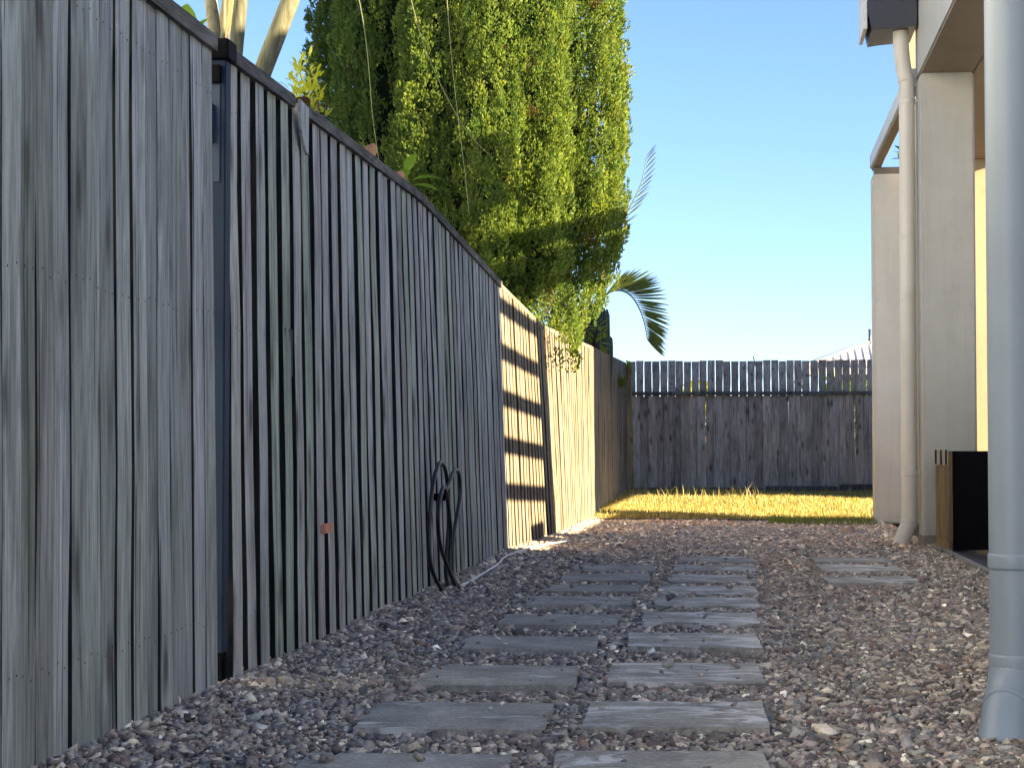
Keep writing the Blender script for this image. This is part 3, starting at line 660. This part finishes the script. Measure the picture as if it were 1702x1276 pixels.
# strelitzia stalks top left
st = thing('strelitzia_plant', 'cluster of tall thick pale stalks rising behind the near left fence', 'plant', (-1.75, 6.0, 0))
def stalk(p0, p1, r0, r1, lean=0):
    a = Vector(p0); b = Vector(p1); up = a+(b-a)*2.1; pth = spline([a-(b-a)*1.2, a, b, up+Vector((lean, 0, 0))], 5)
    o = tube('stalk', [q-Vector((-1.75, 6, 0)) for q in pth], [lerp(r0*1.1, r1, i/(len(pth)-1)) for i in range(len(pth))], M['stalk'], st, 12); return o, up
import math as _m
SP = [((-1.672, 6.0, 1.90), (-1.655, 6.0, 2.07), .024, .021), ((-1.735, 6.0, 1.93), (-1.765, 6.05, 2.09), .024, .019), ((-1.70, 5.95, 1.90), (-1.695, 5.95, 2.07), .008, .007),
      ((-1.86, 6.4, 1.92), (-1.81, 6.4, 2.18), .026, .022), ((-1.68, 6.2, 1.78), (-1.545, 6.2, 2.12), .031, .030), ((-1.80, 5.8, 1.92), (-1.86, 5.8, 2.06), .017, .013), ((-1.86, 5.85, 1.95), (-1.92, 5.85, 2.10), .013, .011)]
SPIX = SP
for i, s4 in enumerate(SP):
    o, up = stalk(*s4); dirn = (Vector(s4[1])-Vector(s4[0])).normalized()
    if i in (0, 3, 4):
        b_ = up-Vector((-1.75, 6, 0)); v, f = leaf_vf(b_, dirn+Vector((0, .2, .2)), 1.1, .34, .25, Vector((0, 1, 0)), 8); link('leaf', mesh_from('leaf', v, f, True), M['green_leaf'], st)
lv = []
for (p, d, L, W) in (((-1.665, 5.4, 1.85), (.15, -.2, 1), .10, .085), ((-1.64, 5.4, 1.84), (.5, .1, .9), .085, .07)): lv.append(leaf_vf(Vector(p)-Vector((-1.6, 5.4, 1.4)), d, L, W, .15))
t = thing('creeper_sprout', 'broad green leaf sprout above the near fence cap below the stalks', 'plant', (-1.6, 5.4, 1.4)); [link('leaf', mesh_from('leaf', v, f, True), M['green_leaf'], t) for v, f in lv]
tube('stem', [(-.05, 0, -1.4), (-.05, 0, 0), (-.055, 0, .45)], [.006, .005, .003], M['vine'], t, 6)
shrub('lime_shrub', 'sunlit yellow-green shrub between the pale stalks and the cypress', 'shrub', (-1.96, 8.2, 0), 1500, .17, 2.42, M['lime_leaf'], .05, 3)
shrub('shrub', 'green shrub glimpsed through the slit beside the navy post', 'shrub', (-1.75, 4.9, 0), 700, .26, 1.5, M['green_leaf'], .09, 4)
# green leaves and dead sheaths poking over the cap
t = thing('creeper_sprout', 'bright green leaves over the slatted fence cap before the cypress', 'plant', (-1.47, 8.1, 1.6))
for v, f in (leaf_vf((0, 0, .24), (.3, -.2, .8), .09, .07, .2), leaf_vf((.02, .05, .21), (.9, .1, .3), .12, .08, .3), leaf_vf((.0, .15, .2), (.7, .4, .1), .12, .07, .3), leaf_vf((0, -.1, .2), (.2, -.6, .4), .08, .06, .3)): link('leaf', mesh_from('leaf', v, f, True), M['green_leaf'], t)
tube('stem', [(0, 0, -1.5), (-.02, 0, -.2), (0, 0, .25)], [.008, .006, .003], M['vine'], t, 6)
for k, (x, y, z, lab) in enumerate(((-1.372, 5.66, 1.70, 'curled brown dead leaf resting on the fence cap below the lime shrub'), (-1.45, 7.0, 1.785, 'brown palm sheath poking above the fence cap nearer the post'), (-1.48, 7.75, 1.79, 'smaller brown palm sheath poking above the cap beside green leaves'))):
    if k == 0: v, f = leaf_vf((0, -.05, 0), (.1, 1, .25), .11, .06, .5)
    else: v, f = merge([leaf_vf((0, -.10, -.14), (.1, .8, .75), .26, .10, .1), leaf_vf((.01, -.09, -.14), (.2, .9, .55), .2, .07, .2)])
    tag(link('dead_leaf', mesh_from('dead_leaf', v, f, True), M['dead'], None, (x, y, z)), lab, 'leaf', 'dead leaves on the fence cap')
# thin hanging stems in front of the cypress
for pts, lab in ((((-2.05, 9.0, 3.6), (-1.86, 9.0, 2.75), (-1.80, 9.0, 2.2), (-1.72, 9.0, 1.72)), 'leftmost thin arching stem in front of the dark cypress side'),
                 (((-1.78, 9.3, 3.4), (-1.62, 9.3, 2.72), (-1.42, 9.3, 2.28), (-1.27, 9.3, 2.1)), 'middle thin stem slanting down rightward across the cypress'),
                 (((-1.52, 9.3, 3.4), (-1.46, 9.3, 2.6), (-1.39, 9.3, 2.0), (-1.37, 9.3, 1.8)), 'rightmost thin stem hanging nearly straight across the cypress')):
    tag(tube('hanging_stem', spline(pts, 6), .0022, M['vine'], None, 6), lab, 'stem', 'thin stems before the cypress')
# palm frond, euphorbia, feathery frond, leaf tufts
def frond(name, label, base, pts, nl, L, W, mat, spread, trunk=True, droop=.1):
    t = thing(name, label, 'palm', base); off = Vector(base); P = [Vector(p)-off for p in spline(pts, 10)]
    tube('rachis', P, [lerp(.012, .003, i/(len(P)-1)) for i in range(len(P))], mat, t, 6); it = []
    for k in range(nl):
        u = .08+.92*k/(nl-1); i = min(int(u*(len(P)-1)), len(P)-2); p = P[i].lerp(P[i+1], u*(len(P)-1)-i); tg = (P[i+1]-P[i]).normalized()
        for sgn in (1, -1):
            side = Vector((0, 1, 0))*sgn*(.22 if spread else .10)+(spread if spread else Vector((.75, 0, lerp(1.0, -.45, u)))); d = tg*((.25+.5*u) if spread else .35)+side+Vector((random.gauss(0, .04), random.gauss(0, .05), random.gauss(0, .04)))
            it.append(leaf_vf(p, d, L*(1-.55*abs(u-.35))*random.uniform(.9, 1.08), W, droop, Vector((0, 1, 0)), 4))
    v, f = merge(it); link('leaflets', mesh_from('leaflets', v, f, True), mat, t)
    if trunk: tube('trunk', [Vector((0, 0, 0)), Vector((0, 0, 1.2)), P[0]], [.09, .07, .03], M['bark'], t, 10)
    return t
frond('palm', 'arching palm frond drooping against the sky right of the cypress', (-1.64, 18.6, 0), [(-1.46, 18.6, 2.0), (-1.34, 18.6, 2.16), (-1.21, 18.6, 2.19), (-1.10, 18.6, 2.13), (-1.02, 18.6, 2.0), (-.97, 18.6, 1.85), (-.945, 18.6, 1.70)], 34, .38, .022, M['palm_leaf'], None)
frond('palm', 'faint feathery palm tip peeking from behind the right cypress edge', (-1.6, 20.0, 0), [(-1.5, 20, 2.6), (-1.25, 20, 3.1), (-1.08, 20, 3.45), (-1.02, 20, 3.75)], 16, .26, .01, M['vine'], Vector((.8, 0, .35)))
t = thing('euphorbia', 'clump of dark green columnar euphorbia stems above the far fence', 'cactus', (-1.62, 19, 0))
for k in range(13):
    x = lerp(-.10, .27, k/12)+random.uniform(-.012, .012); y = random.uniform(-.2, .2); zt = random.uniform(1.95, 2.25) if k < 10 else random.uniform(1.75, 2.1)
    b = random.uniform(.012, .03); prof = []
    pth = spline([(x*.6, y, 0), (x*.9, y, .9), (x+b*.5, y, 1.55), (x, y, zt)], 5); tube('stem', pth, [.026 if i < len(pth)-1 else .008 for i in range(len(pth))], M['cactus'], t, 7)
shrub('leafy_tuft', 'yellow-green leaf tuft above the sunlit fence under the cypress', 'plant', (-1.42, 14.6, 1.0), 90, .12, .65, M['lime_leaf'], .10, 8)
shrub('leafy_tuft', 'small yellow leaf tuft at the base of the palm frond', 'plant', (-1.44, 18.4, 1.2), 60, .10, .85, M['lime_leaf'], .10, 9)
shrub('creeper', 'dark green creeper hanging on the fence near the corner post', 'plant', (-1.36, 20.6, 1.05), 90, .13, .36, M['palm_leaf'], .07, 10, stems=False)
shrub('creeper', 'yellow creeper flowers on top of the corner post', 'plant', (-1.36, 22.3, 1.36), 60, .07, .28, M['lime_leaf'], .06, 11, stems=False)
# shrubs and tree beyond
shrub('garden_shrub', 'pale shrub seen through the gaps on the left of the back fence', 'shrub', (-.6, 26, 0), 500, .6, 1.5, M['lime_leaf'], .14, 12)
shrub('garden_shrub', 'green shrub seen through the gaps on the right of the back fence', 'shrub', (1.35, 26, 0), 600, .8, 1.55, M['green_leaf'], .14, 13)
shrub('garden_tree', 'green tree glimpsed through the pergola opening above the far pier', 'tree', (2.85, 28, 0), 2600, .75, 5.7, M['green_leaf'], .2, 14)
# unseen house shape added at left; its pale wall bounces sun into the yard
nl = thing('neighbour_or_bounce_house', 'unseen bounce block shaped as a two-storey house, added left of the view', 'house', (-4.3, 0, 0))
part('wall', M['white_wall'], nl, (-4, 0, -13, 9.6, 0, 6.0), .01)
for y0 in (-9, -4, 1, 5.5):
    fr = part('window', M['gutter'], nl, (.0, .03, y0, y0+1.6, 3.6, 4.9), .01); part('pane', M['black'], fr, (.031, .035, y0+.06, y0+1.54, 3.66, 4.84), 0)  # window and eave shapes only dress the added bounce wall
part('eave', M['white_paint'], nl, (-4.4, .45, -13.4, 10.0, 6.01, 6.2), .01)
# neighbour house with corrugated hip roof
nh = thing('neighbour_or_bounce_house', 'distant house with pale corrugated hip roof above the back fence', 'house', (8, 44, 0))
part('wall', M['brickwall'], nh, (2.2-8, 14-8, 40.5-44, 50-44, 0, 2.35), .0)
v, f = [], []; x0, x1, yE, yR, zE, zR = 1.3, 14.5, 39.8, 45, 2.32, 4.4
NC = 330
for i in range(NC+1):
    x = lerp(x0, x1, i/NC); zz = .014*math.sin(x*2*math.pi/.16); k = min(1, (x-x0)/(yR-yE), (x1-x)/(yR-yE)); k = max(k, 0)
    v += [(x-8, yE-44, zE+zz), (x-8, lerp(yE, yR, k)-44, lerp(zE, zR, k)+zz)]
for i in range(NC): a = 2*i; f.append((a, a+2, a+3, a+1))
rf = link('roof', mesh_from('roof', v, f), M['roof'], nh)
v = [(x0-8, yE-44, zE), (x0-8, 50.2-44, zE), (6.5-8, yR-44, zR)]; link('hip_side', mesh_from('hip_side', v, [(0, 2, 1)]), M['roof'], nh)
tube('hip_capping', [(x0-8, yE-44, zE+.03), (6.5-8, yR-44, zR+.03)], .05, M['white_paint'], rf, 6)
link('fascia', bev_box('fascia', x0-8, x1-8, yE-44.04, yE-44.01, zE-.16, zE-.02, b=0), M['white_paint'], nh)
tube('vent_pipe', [(2.75-8, 41.2-44, 2.7), (2.75-8, 41.2-44, 3.2)], .03, M['gutter'], rf, 8)
tag(tube('wire_stake', [(.16, 23, 0), (.16, 23, 1.6), (.13, 23, 1.74)], .006, M['nail'], None, 6), 'thin bent wire sticking up behind the back fence', 'wire')

# ------------------------------------------------------------------ hose, tag, litter
HX = -1.285
def hp(y, z, dx=0): return (HX+dx, y, z)
hs = thing('garden_hose', 'coiled black rubber hose hanging on the slatted fence', 'hose', (HX, 8.0, 0))
loops = [[(7.75, .02, .03), (7.62, .16), (7.66, .42), (7.86, .555), (8.05, .50), (8.12, .30), (8.03, .10), (7.93, .01, .03)],
         [(7.97, .01, .03), (8.16, .2), (8.36, .40), (8.33, .50), (8.2, .52), (8.02, .455), (7.90, .42), (7.86, .40)],
         [(7.92, .02, .04), (7.76, .2), (7.68, .34), (7.80, .45), (7.92, .41), (8.02, .25), (8.0, .10), (7.93, .02, .05)]]
for k, Lp in enumerate(loops):
    pth = spline([Vector((.012*k+(q[2] if len(q) > 2 else 0), q[0]-8.0, q[1])) for q in Lp], 10); tube('coil', pth, .0088, M['hose'], hs, 10)
link('hook', bev_box('hook', -.03, .03, -.145, -.095, .395, .425, b=.006), M['black'], hs)
tag(tube('white_hose', spline([(-1.24, 7.85, .03), (-1.23, 8.05, .018), (-1.215, 8.35, .025), (-1.22, 8.9, .03), (-1.245, 9.5, .028), (-1.28, 10.0, .03), (-1.27, 10.6, .03), (-1.22, 11.3, .028), (-1.1, 11.9, .028)], 10), .006, M['white_hose'], None, 8), 'thin white hose snaking along the foot of the fence', 'hose')
tag(link('clay_tag', bev_box('clay_tag', 0, .016, -.058, .058, -.014, .016, b=.003), M['brick'], None, (-1.316, 5.80, .365)), 'small salmon tag fixed across one grey paling', 'tag')
for k in range(11):
    x = random.uniform(-1.25, .4) if k > 6 else random.uniform(-1.28, -1.05); y = random.uniform(3.8, 9.5); v, f = leaf_vf((0, 0, 0), (1, .3, .2), random.uniform(.02, .034), random.uniform(.009, .015), .4, n=3)
    tag(link('fallen_leaf', mesh_from('fallen_leaf', v, f, True), M['dead'], None, (x, y, .024), (random.uniform(-.3, .3), 0, random.random()*6.28)), 'tiny brown leaf scrap scattered on the gravel', 'leaf', 'leaf scraps on the gravel')
for k, (x, y, lab) in enumerate(((-1.24, 3.86, 'brown dry leaf at the foot of the near fence panel'), (-1.2, 3.95, 'curled tan leaf lying beside the near fence foot'), (-1.17, 6.15, 'reddish dry leaf on gravel by the slatted fence'))):
    v, f = leaf_vf((0, 0, 0), (1, .3, .25), .05, .026, .4, n=4); tag(link('fallen_leaf', mesh_from('fallen_leaf', v, f, True), M['dead'], None, (x, y, .03), (0, 0, k*1.3)), lab, 'leaf', 'leaves fallen on the gravel')
